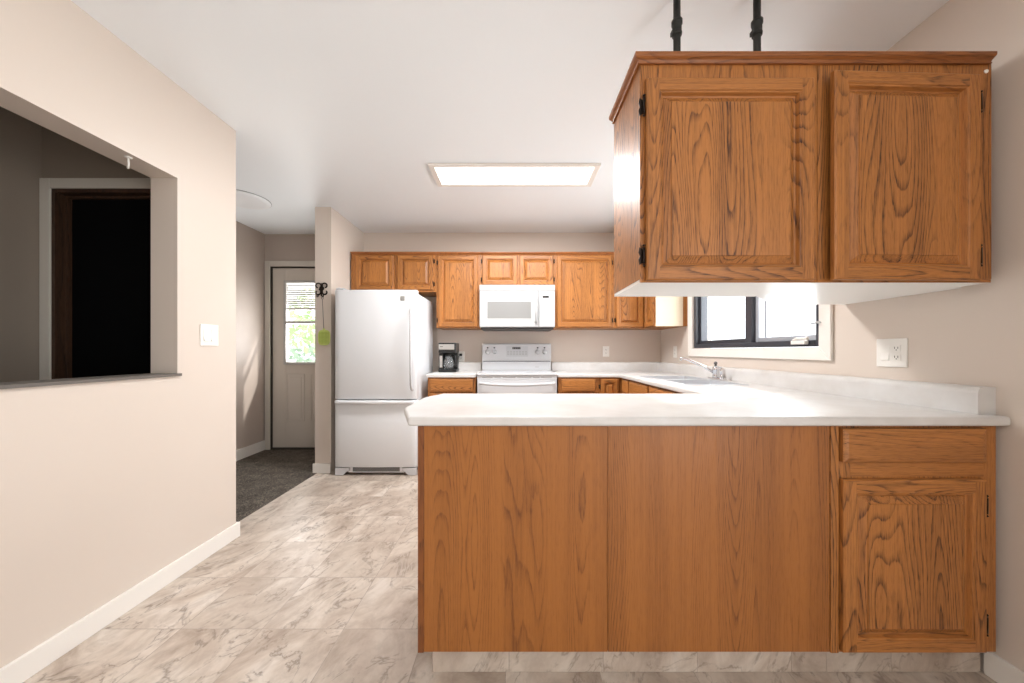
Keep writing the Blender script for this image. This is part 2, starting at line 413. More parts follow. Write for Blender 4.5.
b.build('door_jamb', mat('dark_weatherstrip', srgb(52, 44, 38), 0.6), d2)
b = B(); b.lathe([(0.03, 0), (0.03, -0.008), (0.012, -0.012), (0.012, -0.035), (0.026, -0.045), (0.026, -0.062), (0.015, -0.07)], (-2.05, LY, 0.93), 'y', 20)
b.build('door_knob', STEEL, d2)

# ------------------------------------------------------------------ kitchen window
tw = 0.072
b = B()
# mitred picture-frame casing
def frame_x(b, y0, y1, z0, z1, wd, xa, xb, mi=0):
    o_ = ((y0-wd, z0-wd), (y1+wd, z0-wd), (y1+wd, z1+wd), (y0-wd, z1+wd)); i_ = ((y0, z0), (y1, z0), (y1, z1), (y0, z1))
    for k in range(4):
        j = (k+1) % 4
        b.prism([o_[k], o_[j], i_[j], i_[k]], xa, xb, 'x', mi)
frame_x(b, WY0, WY1, WZ0, WZ1, tw, XR-0.018, XR-0.0005)
w1 = struct(b, 'window_1', TRIM, 0.003)
a0, a1, c0, c1 = WY0+0.004, WY1-0.004, WZ0+0.004, WZ1-0.004
xf0, xf1 = XR+0.001, XR+0.11
MY = 2.30
b = B()
for q in ((a0, a0+0.035, c0, c1), (a1-0.04, a1, c0, c1), (a0+.035, a1-.04, c0, c0+0.035), (a0+.035, a1-.04, c1-0.035, c1), (2.465, 2.53, c0+.035, c1-.035)):
    b.box(xf0, xf1, q[0], q[1], q[2], q[3])
b.build('window_frame', SASH, w1, 0.003)
def sash(name, y0, y1, m, t=0.032, x0=XR+0.03, x1=XR+0.075, wd=None):
    b = B(); z0, z1 = c0+0.036, c1-0.036
    for q in ((y0, y0+t, z0, z1), (y1-t, y1, z0, z1), (y0+t, y1-t, z0, z0+t), (y0+t, y1-t, z1-t, z1)): b.box(x0, x1, *q)
    s_ = b.build(name, m, w1, 0.003)
    b = B(); b.box(x0+0.018, x0+0.022, y0+t, y1-t, z0+t, z1-t); b.build('glass', GLASS, s_)
sash('window_sash', a0+0.036, 2.464, SASHL, 0.03)
sash('window_sash', 2.531, a1-0.041, SASH, 0.03)
b = B()  # crank of the casement
b.box(xf0-0.028, xf0-0.004, 1.98, 2.08, c0+0.012, c0+0.034); b.tube([(xf0-0.02, 2.07, c0+0.038), (xf0-0.03, 2.03, c0+0.046), (xf0-0.03, 1.97, c0+0.044)], 0.007); b.lathe([(0.009, -.012), (0.011, 0), (0.009, .012)], (xf0-0.03, 1.965, c0+0.044), 'y', 12)
b.build('window_crank', TRIM, w1, 0.003)
b = B(); b.tube([(XR-0.02, 1.89, 1.293), (XR-0.034, 1.885, 1.293), (XR-0.036, 1.915, 1.290), (XR-0.03, 1.945, 1.286)], [0.007, 0.007, 0.005, 0.003]); b.build('window_latch', STEEL, w1)

# patio door frame behind the camera
b = B()
for q in ((PA0, PA0+0.06), (-1.49, -1.41), (PA1-0.06, PA1)): b.box(XR+0.11, XR+0.15, q[0], q[1], 0.1, PAZ)
b.box(XR+0.11, XR+0.15, PA0+0.06, PA1-0.06, 0.1, 0.17); b.box(XR+0.11, XR+0.15, PA0+0.06, PA1-0.06, PAZ-0.07, PAZ)
w2 = struct(b, 'window_2', TRIM)

# ------------------------------------------------------------------ cabinet joinery
def front(b, wd, ht, kind, fw=0.052, t=0.019, mv=0, mh=1):
    """door or drawer front in local x (0..wd), z (0..ht), front at y=-t"""
    y = -t
    def ring(ins, dy): return [b.v(p) for p in ((ins, y+dy, ins), (wd-ins, y+dy, ins), (wd-ins, y+dy, ht-ins), (ins, y+dy, ht-ins))]
    def band(r0, r1, mis):
        for q in range(4): b.f((r0[q], r0[(q+1) % 4], r1[(q+1) % 4], r1[q]), mis[q])
    back = [b.v(p) for p in ((0, 0, 0), (wd, 0, 0), (wd, 0, ht), (0, 0, ht))]
    b.f(back[::-1], mv)
    four = (mh, mv, mh, mv)
    r = ring(0, 0.005); band(back, r, four)
    if kind == 'drawer':
        r2 = ring(0.004, 0.0025); band(r, r2, (mh,)*4); r3 = ring(0.012, 0.0008); band(r2, r3, (mh,)*4); r4 = ring(0.016, 0.0); band(r3, r4, (mh,)*4); b.f(r4, mh); return
    r2 = ring(0.005, 0.0); band(r, r2, four)
    g = fw-0.013
    e = 0.005
    for (x0, x1, z0, z1, mi) in ((e, g, e, ht-e, mv), (wd-g, wd-e, e, ht-e, mv), (g, wd-g, e, g, mh), (g, wd-g, ht-g, ht-e, mh)):
        b.f([b.v(p) for p in ((x0, y, z0), (x1, y, z0), (x1, y, z1), (x0, y, z1))], mi)
    prev = ring(g, 0.0)
    for ins, dy in ((fw-0.011, 0.003), (fw-0.006, 0.0036), (fw-0.001, 0.015), (fw+0.004, 0.0165)):
        r = ring(ins, dy); band(prev, r, four); prev = r
    bev = 0.026 if min(wd, ht) > 0.3 else 0.019
    for ins, dy in ((fw+bev, 0.0038), (fw+bev+0.001, 0.001)):
        r = ring(ins, dy); band(prev, r, (mv,)*4); prev = r
    b.f(prev, mv)

def place(b, origin, ang):
    b.xform(Matrix.Translation(origin) @ Matrix.Rotation(ang, 4, 'Z'))

def hinge(parent, side_x, z, y, M=None):
    """surface hinge: barrel on the gap, leaf on the face frame; side_x = +1 leaf to +x"""
    b = B()
    b.tube([(0, -0.010, -0.027), (0, -0.010, 0.027)], 0.0042, 10)
    for dz in (-0.034, 0.034): b.lathe([(0.002, -0.004), (0.0055, 0), (0.002, 0.004)], (0, -0.010, dz), 'z', 10)
    b.prism([(0, -0.022), (side_x*0.013, -0.03), (side_x*0.016, -0.012), (side_x*0.011, 0), (side_x*0.016, 0.012), (side_x*0.013, 0.03), (0, 0.022)], -0.003, -0.0002, 'y')
    b.xform(Matrix.Translation((side_x*0.004, y, z)) @ Matrix.Diagonal((HS, 1, HS, 1)))
    return b

HS = 1.0
def cab_door(cab, x0, x1, z0, z1, yf, hinge_side=None, fw=0.052, kind='door', ang=0.0, hz=(0.075, 0.075), mats=None):
    b = B(); front(b, x1-x0, z1-z0, kind, fw)
    if ang:
        # swung open about its right edge
        b.xform(Matrix.Translation((x1, yf, z0)) @ Matrix.Rotation(ang, 4, 'Z') @ Matrix.Translation((-(x1-x0), 0, 0)))
    else:
        b.xform(Matrix.Translation((x0, yf, z0)))
    d = b.build('drawer' if kind == 'drawer' else 'door', mats or [OV, OH], cab)
    if hinge_side:
        for z in (z0+hz[0], z1-hz[1]):
            hx = x0-0.003 if hinge_side == 'l' else x1+0.003
            sx = -1 if hinge_side == 'l' else 1
            hinge(d, sx, z, yf).xform(Matrix.Translation((hx, 0, 0))).build('hinge', HINGE, d)
    return d

# ---- peninsula base: two veneer sheets
PF = 1.195; ZC = 0.885; ZT = 0.917
pen = thing('peninsula_base', 'wide oak peninsula base faced with two flat veneer sheets under the white counter', 'kitchen island', (0.35, PF, 0))
b = B(); b.box(-0.326, 1.078, PF+0.0065, 1.80, 0.111, ZC-0.002); b.build('body', OPLY, pen)
for x0, x1 in ((-0.307, 0.3195), (0.3215, 1.077)):
    b = B(); b.box(x0, x1, PF, PF+0.006, 0.111, ZC-0.002); b.build('back_panel', OPLY, pen)
b = B(); b.box(-0.328, -0.3075, PF-0.003, PF+0.006, 0.109, ZC-0.002); b.build('corner_strip', OSTRIP, pen, 0.002, label='darker narrow corner strip')
b = B(); b.box(1.0785, 1.106, PF-0.004, PF+0.006, 0.109, ZC-0.002); b.build('corner_strip', OV, pen, 0.002)
b = B(); b.box(-0.288, 1.1065, 1.240, 1.27, 0.001, 0.111); b.box(-0.288, 1.106, 1.27, 1.74, 0.001, 0.109, 1); b.build('toe_kick', [KICK, INTERIOR], pen, label='toe kick faced with stone-print vinyl strip')

cab = thing('base_cabinet', 'oak base cabinet with one drawer over one panelled door, between peninsula sheets and wall', 'cabinet', (1.37, PF, 0))
X0, X1 = 1.1075, 1.645
b = B(); b.box(X0, X1, PF, 1.80, 0.111, ZC-0.002); b.build('body', OV, cab)
b = B(); b.box(X0+0.04, 1.603, PF-0.0005, PF+0.004, 0.7105, 0.757); b.build('rail', OH, cab)
cab_door(cab, 1.109, 1.592, 0.762, 0.876, PF-0.001, kind='drawer')
cab_door(cab, 1.109, 1.592, 0.121, 0.704, PF-0.001, 'r', fw=0.055, hz=(0.09, 0.09))
b = B(); b.box(X0, 1.652, 1.240, 1.27, 0.001, 0.111); b.box(X0, 1.652, 1.27, 1.74, 0.001, 0.109, 1); b.build('toe_kick', [KICK, INTERIOR], cab, label='toe kick faced with stone-print vinyl strip')

# ---- hanging peninsula wall cabinets
ZU0, ZU1 = 1.372, 2.125
up = thing('wall_cabinet', 'oak wall cabinet over the peninsula with one closed door, hung from two black pipes', 'cabinet', (0.73, PF, ZU0))
b = B(); b.box(0.43, 1.034, PF, 1.505, ZU0+0.012, ZU1); b.build('body', OV, up)
b = B(); b.box(0.432, 1.034, PF+0.004, 1.505, ZU0, ZU0+0.0118); b.build('bottom_panel', UNDER, up, label='white underside')
b = B(); b.box(0.43, 1.034, PF, PF+0.0035, ZU0, ZU0+0.0118); b.build('rail', OH, up)
cab_door(up, 0.447, 1.012, ZU0+0.004, 2.059, PF-0.001, 'l', fw=0.056, hz=(0.085, 0.09))
up2 = thing('corner_wall_cabinet', 'oak corner wall cabinet beside the window, its door standing slightly ajar', 'cabinet', (1.34, PF, ZU0))
foot = [(1.036, PF), (1.63, PF), (1.63, PF+0.11), (1.668, PF+0.11), (1.668, 1.765), (1.31, 1.765), (1.036, 1.50)]
foot2 = [(x + (0.003 if x < 1.1 else 0), y + (0.004 if y < 1.2 else 0)) for x, y in foot]
b = B(); b.prism(foot, ZU0+0.012, ZU1); b.build('body', OV, up2)
b = B(); b.prism(foot2, ZU0, ZU0+0.0118); b.build('bottom_panel', UNDER, up2, label='white underside')
b = B(); b.box(1.036, 1.628, PF, PF+0.0035, ZU0, ZU0+0.0118); b.build('rail', OH, up2)
cab_door(up2, 1.063, 1.572, ZU0+0.004, 2.071, PF-0.001, 'r', fw=0.056, ang=R(2.0), hz=(0.085, 0.09))
# crown moulding: profile (out, z)
CP = [(0.0, 2.100), (0.009, 2.100), (0.010, 2.104), (0.006, 2.108), (0.010, 2.116), (0.019, 2.124), (0.022, 2.129), (0.022, 2.143), (0.0, 2.143)]
CP = [(o_, 2.143-(2.143-z_)*0.68) for o_, z_ in CP]
def crown_run(b, x0, x1, y, zoff=0.0, miter0=True, miter1=False):
    lo, hi = [], []
    for o_, z_ in CP:
        lo.append(b.v((x0-(o_ if miter0 else 0), y-o_, z_+zoff))); hi.append(b.v((x1+(o_ if miter1 else 0), y-o_, z_+zoff)))
    n = len(CP)
    for i in range(n): b.f((lo[i], lo[(i+1) % n], hi[(i+1) % n], hi[i]))
    b.f(lo[::-1]); b.f(hi)
b = B(); crown_run(b, 0.43, 1.62, PF)
cr = b.build('crown_moulding', OCROWN, up, label='darker crown moulding along the front')
b = B()
lo = [b.v((0.43-o_, PF-o_, z_)) for o_, z_ in CP]; hi = [b.v((0.43-o_, 1.505, z_)) for o_, z_ in CP]
for i in range(len(CP)): b.f((lo[i], lo[(i+1) % len(CP)], hi[(i+1) % len(CP)], hi[i]))
b.f(lo[::-1]); b.f(hi)
b.build('crown_moulding', OCROWNY, up)
b = B(); b.box(0.43, 1.034, PF, 1.505, ZU1+0.001, 2.142); b.build('top_panel', OH, up)

# pipes holding it
def hang_pipe(x, label):
    y = 1.30
    t = thing('ceiling_pipe', label, 'pipe', (x, y, 2.143), 'black pipes holding the hanging wall cabinet')
    b = B(); b.tube([(x, y, 2.144), (x, y, H-0.001)], 0.0125, 16); b.build('pipe', IRON, t)
    b = B(); b.lathe([(0.0125, -0.03), (0.017, -0.029), (0.018, -0.02), (0.0165, -0.018), (0.0165, 0.010), (0.019, 0.012), (0.0195, 0.026), (0.0125, 0.027)], (x, y, 2.337), 'z', 20)
    b.box(x-0.0195, x-0.014, y-0.012, y+0.012, 2.313, 2.328); b.build('coupling', IRON, t)
    b = B(); b.lathe([(0.0125, -0.014), (0.018, -0.012), (0.02, -0.005), (0.034, -0.004), (0.034, 0)], (x, y, H), 'z', 20); b.build('flange', IRON, t)
hang_pipe(0.605, 'black iron pipe from ceiling to cabinet top, the one nearer the cabinet crown corner')
hang_pipe(0.9026, 'black iron pipe from ceiling to cabinet top, the one nearer the window wall')

HS = 0.72
# ---- back wall uppers (K = metres per pixel at their face)
K = 0.0104; YU = 3.64
def xk(p): return (p-514)*K
def zk(p): return EYE+(351-p)*K
def back_cab(label, px0, px1, zb, doors, name='wall_cabinet'):
    x0, x1 = xk(px0), xk(px1)
    c = thing(name, label, 'cabinet', ((x0+x1)/2, YU, zb))
    b = B(); b.box(x0+0.0008, x1-0.0008, YU, YB-0.001, zb, 2.145); b.build('body', OV, c)
    b = B()
    lo = [b.v((x0+0.0008, YU-o_*0.8, z_-2.143+2.166)) for o_, z_ in CP]; hi = [b.v((x1-0.0008, YU-o_*0.8, z_-2.143+2.166)) for o_, z_ in CP]
    for i in range(len(CP)): b.f((lo[i], lo[(i+1) % len(CP)], hi[(i+1) % len(CP)], hi[i]))
    b.f(lo[::-1]); b.f(hi); b.build('crown_moulding', OCROWN, c)
    b = B(); b.box(x0+0.0008, x1-0.0008, YU, YB-0.001, 2.1455, 2.16); b.build('top_panel', OH, c)
    for (d0, d1, t0, t1, hs) in doors:
        cab_door(c, xk(d0), xk(d1), zk(t1), zk(t0), YU-0.001, hs, fw=0.05, hz=(0.07, 0.07) if t1-t0 > 50 else (0.06, 0.06))
    return c
ZB = zk(328)
back_cab('short oak wall cabinet with two square doors above the fridge', 351, 436.4, zk(291.8), ((356.3, 393.8, 255.6, 290, None), (397.8, 433.2, 255.6, 290, 'r')))
back_cab('tall oak wall cabinet with one door between fridge and microwave', 436.4, 480.3, ZB, ((438.4, 477.8, 256, 327, 'l'),))
back_cab('short oak wall cabinet with two small doors above the microwave', 480.3, 555, zk(286.2), ((482.6, 517.2, 255.6, 285.2, 'l'), (519.6, 553, 255.6, 285.2, 'r')))
back_cab('widest single-door oak wall cabinet on the back wall, right of the microwave', 555, 614, ZB, ((557, 611.4, 256, 327, 'r'),))
back_cab('oak wall cabinet in the back corner, partly hidden by the hanging cabinet', 614, 644.5, ZB, ((616, 643.0, 256, 327, 'l'),))
# the return cabinet on the window wall
c = thing('wall_cabinet', 'narrow oak wall cabinet with pale cream end panel, beside the kitchen window', 'cabinet', (1.5, 3.4, ZB))
XRc = 1.366
b = B(); b.box(XRc, XR-0.001, 3.376, YB-0.001, ZB, 2.145); b.build('body', OV, c)
b = B(); b.box(XRc, 1.628, 3.371, 3.3755, ZB, 2.145); b.build('end_panel', ALMOND, c, label='cream end panel')
b = B(); b.box(1.6285, XR-0.001, 3.369, 3.3755, ZB, 2.145); b.build('scribe_strip', OV, c)
b = B(); b.box(XRc-0.015, XR-0.001, 3.355, YB-0.001, 2.146, 2.166); b.build('crown_moulding', OCROWN, c)
b = B(); front(b, 0.235, zk(256)-ZB-0.01, 'door', 0.05); place(b, (XRc-0.0008, 3.625, ZB+0.006), R(-90)); b.build('door', [OV, OY], c)

# ---- base run
YBF = 3.355
cl = thing('base_cabinet', 'narrow oak base cabinet with one drawer between fridge and range', 'cabinet', (-0.6, YBF, 0))
b = B(); b.box(-0.827, -0.3665, YBF, YB-0.001, 0.1, ZC-0.002); b.build('body', OV, cl)
b = B(); b.box(-0.827, -0.3665, YBF+0.06, YB-0.02, 0.001, 0.099); b.build('toe_kick', INTERIOR, cl)
cab_door(cl, -0.805, -0.392, 0.748, 0.872, YBF-0.001, kind='drawer'); cab_door(cl, -0.805, -0.392, 0.12, 0.733, YBF-0.001, 'l')
cr_ = thing('base_cabinet', 'oak corner base cabinet with a drawer and a narrow door, right of the range', 'cabinet', (0.7, YBF, 0))
b = B(); b.box(0.424, 1.05, YBF, YB-0.001, 0.1, ZC-0.002); b.build('body', OV, cr_)
b = B(); b.box(0.424, 1.05, YBF+0.06, YB-0.02, 0.001, 0.099); b.build('toe_kick', INTERIOR, cr_)
cab_door(cr_, 0.452, 0.778, 0.748, 0.872, YBF-0.001, kind='drawer'); cab_door(cr_, 0.452, 0.778, 0.12, 0.733, YBF-0.001, 'l')
cab_door(cr_, 0.83, 1.0, 0.12, 0.87, YBF-0.001, 'l', fw=0.045)
# sink run: along the window wall, facing -x
XS = 1.03
sr = thing('sink_base_cabinet', 'oak sink base cabinet along the window wall, seen edge-on behind the peninsula', 'cabinet', (1.3, 2.6, 0))
b = B(); b.box(XS, 1.06, 1.826, YBF-0.022, 0.1, ZC-0.002); b.box(1.06, XR-0.003, 1.826, YBF-0.022, 0.1, 0.13); b.build('body', OV, sr)
b = B(); b.box(XS+0.06, XR-0.01, 1.83, YBF-0.03, 0.001, 0.099); b.build('toe_kick', INTERIOR, sr)
for y1, y0 in ((3.29, 3.12), (3.085, 2.665), (2.635, 2.215)):
    wd = y1-y0
    b = B(); front(b, wd, 0.124, 'drawer'); place(b, (XS-0.001, y1, 0.748), R(-90)); b.build('drawer', [OV, OY], sr)
    b = B(); front(b, wd, 0.613, 'door', 0.045); place(b, (XS-0.001, y1, 0.12), R(-90)); b.build('door', [OV, OY], sr)

# ---- worktops
def worktop(name, cells, chamfers=()):
    xs = sorted({c_[0] for c_ in cells} | {c_[1] for c_ in cells} ); ys = sorted({c_[2] for c_ in cells} | {c_[3] for c_ in cells})
    def filled(i, j):
        if i < 0 or j < 0 or i >= len(xs)-1 or j >= len(ys)-1: return False
        mx, my = (xs[i]+xs[i+1])/2, (ys[j]+ys[j+1])/2
        return any(c_[0] < mx < c_[1] and c_[2] < my < c_[3] for c_ in cells)
    b = B(); vt = {}
    def V(i, j, z):
        if (i, j, z) not in vt: vt[(i, j, z)] = b.v((xs[i], ys[j], z))
        return vt[(i, j, z)]
    for i in range(len(xs)-1):
        for j in range(len(ys)-1):
            if not filled(i, j): continue
            b.f((V(i,j,ZT), V(i+1,j,ZT), V(i+1,j+1,ZT), V(i,j+1,ZT))); b.f((V(i,j,ZC), V(i,j+1,ZC), V(i+1,j+1,ZC), V(i+1,j,ZC)))
            for (di, dj, p, q) in ((-1,0,(i,j),(i,j+1)), (1,0,(i+1,j),(i+1,j+1)), (0,-1,(i,j),(i+1,j)), (0,1,(i,j+1),(i+1,j+1))):
                if not filled(i+di, j+dj): b.f((V(*p,ZC), V(*q,ZC), V(*q,ZT), V(*p,ZT)))
    for co, no in chamfers:
        g = list(b.bm.verts)+list(b.bm.edges)+list(b.bm.faces)
        r = bmesh.ops.bisect_plane(b.bm, geom=g, plane_co=co, plane_no=no, clear_outer=True)
        ed = [e for e in r['geom_cut'] if isinstance(e, bmesh.types.BMEdge)]
        bmesh.ops.edgeloop_fill(b.bm, edges=ed)
    bmesh.ops.dissolve_limit(b.bm, angle_limit=R(1), verts=b.bm.verts, edges=b.bm.edges)
    return b
SKX0, SKX1, SKY0, SKY1 = 1.10, 1.49, 2.26, 3.04
XW = XR-0.001
cells = [(-0.43, XW, 1.172, 1.824), (1.0, XW, 1.824, 3.33), (0.416, XW, 3.33, YB-0.001)]
hole = (SKX0, SKX1, SKY0, SKY1)
# split the sink cell around its hole
cells = [(-0.43, XW, 1.172, 1.824), (1.0, XW, 1.824, SKY0), (1.0, SKX0, SKY0, SKY1), (SKX1, XW, SKY0, SKY1), (1.0, XW, SKY1, 3.33), (0.416, XW, 3.33, YB-0.001)]
wt = thing('countertop', 'white laminate countertop sweeping from range past the sink and over the peninsula', 'countertop', (0.6, 1.5, ZC))
b = worktop('top', cells, (((-0.43, 1.37, 0), Vector((-0.2, -0.075, 0)).normalized()), ((-0.43, 1.68, 0), Vector((-0.145, 0.06, 0)).normalized())))
b.build('top', LAM, wt, 0.009, seg=3)
def splash(b, poly_axis, pts, a0, a1): b.prism(pts, a0, a1, poly_axis)
ZS = 1.012
th = 0.062
prof = [(0, 0), (0, ZS-ZT), (-th+0.02, ZS-ZT), (-th+0.008, ZS-ZT-0.004), (-th+0.002, ZS-ZT-0.012), (-th, ZS-ZT-0.022), (-th, 0)]
b = B(); b.prism([(XW+u, 0) if False else (XW+u, ZT+0.0005+v) for u, v in prof], 1.212, 3.918, 'y')
b.build('backsplash', LAM, wt)
prof_b = [(YB-0.001+u, ZT+0.0005+v) for u, v in prof]
b = B(); b.prism(prof_b, 0.424, XW, 'x'); b.build('backsplash', LAM, wt)
wt2 = thing('countertop', 'short white laminate countertop under the coffee maker, between fridge and range', 'countertop', (-0.6, 3.6, ZC))
b = worktop('top', [(-0.835, -0.3665, 3.33, YB-0.001)]); b.build('top', LAM, wt2, 0.006, seg=3)
b = B(); b.prism(prof_b, -0.835, -0.3665, 'x'); b.build('backsplash', LAM, wt2)

# ---- sink and faucet
sk = thing('kitchen_sink', 'stainless steel double-bowl sink set in the countertop below the window', 'sink', (1.35, 2.65, ZT))
b = B()
my = (SKY0+SKY1)/2; e = 0.014
def rect(x0, x1, y0, y1, z): return [b.v(p) for p in ((x0,y0,z),(x1,y0,z),(x1,y1,z),(x0,y1,z))]
def bnd(r0, r1):
    for q in range(4): b.f((r0[q], r0[(q+1)%4], r1[(q+1)%4], r1[q]))
out0 = rect(SKX0-e, SKX1+0.02, SKY0-e, SKY1+e, ZT+0.0006); out1 = rect(SKX0-e+0.003, SKX1+0.017, SKY0-e+0.003, SKY1+e-0.003, ZT+0.006)
bnd(out0, out1)
xa, xb, xc, xd = SKX0-e+0.003, SKX0+0.012, SKX1-0.012, SKX1+0.017
ya, yb, yc, yd, ye, yf = SKY0-e+0.003, SKY0+0.012, my-0.014, my+0.014, SKY1-0.012, SKY1+e-0.003
zt_ = ZT+0.006
for q in ((xa, xd, ya, yb), (xa, xd, ye, yf), (xa, xb, yb, ye), (xc, xd, yb, ye), (xb, xc, yc, yd)):
    b.f(rect(*q, zt_))
for y0, y1 in ((yb, yc), (yd, ye)):
    t0 = rect(xb, xc, y0, y1, zt_); t1 = rect(xb+0.012, xc-0.012, y0+0.012, y1-0.012, 0.74); bnd(t0, t1); b.f(t1)
    bb = rect(xb+0.004, xc-0.004, y0+0.004, y1-0.004, 0.738)
b.build('basin', STEEL, sk)
for y0, y1 in ((yb, yc), (yd, ye)):
    b = B(); b.lathe([(0.04, 0.0), (0.038, 0.004), (0.02, 0.002)], ((xb+xc)/2, (y0+y1)/2, 0.741), 'z', 20); b.build('drain', CHROME, sk)
FY = 2.66; FX = 1.545; z0 = ZT
fc = thing('faucet', 'chrome single-lever faucet with long raised spout beside the sink under the window', 'faucet', (FX, FY, ZT))
zz = ZT+0.0005
b = B(); b.prism([(FX-0.02, FY-0.10), (FX+0.012, FY-0.10), (FX+0.018, FY-0.085), (FX+0.018, FY+0.085), (FX+0.012, FY+0.10), (FX-0.02, FY+0.10), (FX-0.024, FY+0.085), (FX-0.024, FY-0.085)], zt_+0.0005, zt_+0.013)
b.build('base_plate', CHROME, fc, 0.004)
b = B(); b.lathe([(0.024, 0.0), (0.022, 0.01), (0.021, 0.05), (0.023, 0.055), (0.021, 0.078), (0.012, 0.088)], (FX-0.004, FY+0.015, zt_+0.013), 'z', 20); b.build('faucet_body', CHROME, fc)
b = B(); b.tube([(FX-0.02, FY+0.02, ZT+0.06), (FX-0.08, FY+0.05, ZT+0.102), (FX-0.15, FY+0.085, ZT+0.140), (FX-0.20, FY+0.11, ZT+0.163), (FX-0.215, FY+0.119, ZT+0.163), (FX-0.222, FY+0.122, ZT+0.146)], [0.011, 0.0105, 0.010, 0.0095, 0.0095, 0.0095], 14); b.build('spout', CHROME, fc)
b = B(); b.tube([(FX-0.004, FY+0.015, ZT+0.105), (FX-0.004, FY+0.015, ZT+0.118)], 0.009, 12); b.lathe([(0.004, -0.012), (0.012, -0.006), (0.013, 0.002), (0.008, 0.011), (0.002, 0.013)], (FX-0.004, FY+0.015, ZT+0.128), 'z', 16)
b.build('lever', mat('dark_chrome', srgb(120, 118, 118), 0.2, 1.0), fc)
b = B(); b.lathe([(0.017, 0.0), (0.013, 0.012), (0.011, 0.03), (0.014, 0.05), (0.014, 0.072), (0.008, 0.082)], (FX-0.004, FY-0.06, zt_+0.013), 'z', 16)
b.tube([(FX-0.004, FY-0.06, zt_+0.09), (FX-0.03, FY-0.055, zt_+0.094)], 0.006, 10); b.build('sprayer', CHROME, fc)

# ------------------------------------------------------------------ refrigerator
KF = 0.0091; FYD = 3.185
fr_ = thing('refrigerator', 'white bottom-freezer refrigerator standing against the wing wall', 'refrigerator', (-1.266, 3.5, 0))
fx0, fx1 = -1.640, -0.890
b = B(); b.box(fx0+0.004, fx1-0.004, FYD+0.085, 3.86, 0.055, 1.672); b.box(fx0+0.03, fx1-0.03, FYD+0.12, 3.8, 0.0012, 0.055, 1); b.build('cabinet_shell', [FRIDGE, DGREY], fr_, 0.008)
def bowed(x0, x1, z0, z1, yb, yf, bow=0.012, n=14, edge=0.018):
    """door whose front bows gently outward, with rounded vertical edges"""
    pts = []
    for i in range(n+1):
        t = i/n; x = x0+(x1-x0)*t
        d = bow*(1-(2*t-1)**2)
        y = yf-d+bow
        ed = min(x-x0, x1-x)
        if ed < edge: y += edge-math.sqrt(max(0, edge**2-(edge-ed)**2))
        pts.append((x, y))
    # denser corners
    q = [(x0, yf+bow+edge)] + [(x0+edge*(1-math.cos(a)), yf+bow+edge*(1-math.sin(a))) for a in (0.4, 0.8, 1.2)] + [p for p in pts[1:-1] if x0+edge < p[0] < x1-edge] + [(x1-edge*(1-math.cos(a)), yf+bow+edge*(1-math.sin(a))) for a in (1.2, 0.8, 0.4)] + [(x1, yf+bow+edge)]
    poly = q + [(x1, yb), (x0, yb)]
    bb = B(); bb.prism(poly, z0, z1, 'z', 0, True)
    return bb
zs = EYE-(400-351)*KF            # seam
b = bowed(fx0, fx1, zs+0.006, 1.696, FYD+0.08, FYD); dr = b.build('door', FRIDGE, fr_, 0.004)
b = bowed(fx0, fx1, 0.078, zs-0.004, FYD+0.08, FYD); fz = b.build('freezer_drawer', FRIDGE, fr_, 0.004)
# scooped lip handle along the drawer's top
b = B(); n = 20; top = []; bot = []
poly = []
for i in range(n+1):
    t = i/n; x = fx0+0.012+(fx1-fx0-0.024)*t; poly.append((x, FYD-0.016-0.016*(1-(2*t-1)**2)))
for z0, z1, yo in ((zs-0.034, zs-0.006, 0.0),):
    b.prism(poly+[(fx1-0.012, FYD+0.02), (fx0+0.012, FYD+0.02)], z0, z1, 'z', 0, True)
b.build('handle', FRIDGE, fz, 0.006)
hx = EYE
hxp = -0.925
b = B()
pts = [(hxp, FYD+0.006, 1.548), (hxp, FYD-0.02, 1.54), (hxp, FYD-0.042, 1.50), (hxp, FYD-0.052, 1.36), (hxp, FYD-0.054, 1.2), (hxp, FYD-0.052, 1.0), (hxp, FYD-0.042, 0.83), (hxp, FYD-0.02, 0.79), (hxp, FYD+0.006, 0.782)]
b.tube(pts, [0.011]*9, 14); b.build('handle', WHITE, dr)
b = B(); b.box(-1.035, -0.995, FYD+0.0015, FYD+0.0065, 1.598, 1.638); 
for i in range(3): b.box(-1.030, -1.0, FYD+0.0008, FYD+0.0016, 1.604+i*0.011, 1.609+i*0.011, 1)
b.build('badge', [SILVER, GREYPL], dr)
b = B(); b.box(fx0+0.01, fx0+0.08, FYD+0.02, FYD+0.13, 1.698, 1.716); b.lathe([(0.014, 0), (0.014, 0.02), (0.008, 0.024)], (fx0+0.03, FYD+0.04, 1.698), 'z', 14); b.build('hinge_cap', WHITE, fr_, 0.004)
b = B(); b.box(fx0+0.12, fx1-0.12, FYD+0.03, FYD+0.075, 0.022, 0.074); gx = fx0+0.165
while gx < fx1-0.165: b.box(gx, gx+0.004, FYD+0.026, FYD+0.0285, 0.034, 0.068, 1); gx += 0.0095
b.box(fx0+0.16, fx1-0.16, FYD+0.0286, FYD+0.03, 0.032, 0.070, 2)
b.build('kick_grille', [FRIDGE, GREYPL, DGREY], fr_)
for s_, xx in ((1, fx0), (-1, fx1)):
    b = B(); b.prism([(xx+s_*0.003, 0.001), (xx+s_*0.075, 0.001), (xx+s_*0.11, 0.034), (xx+s_*0.135, 0.04), (xx+s_*0.135, 0.070), (xx+s_*0.003, 0.070)], FYD+0.012, FYD+0.045, 'y'); b.build('foot_cover', WHITE, fr_, 0.004)

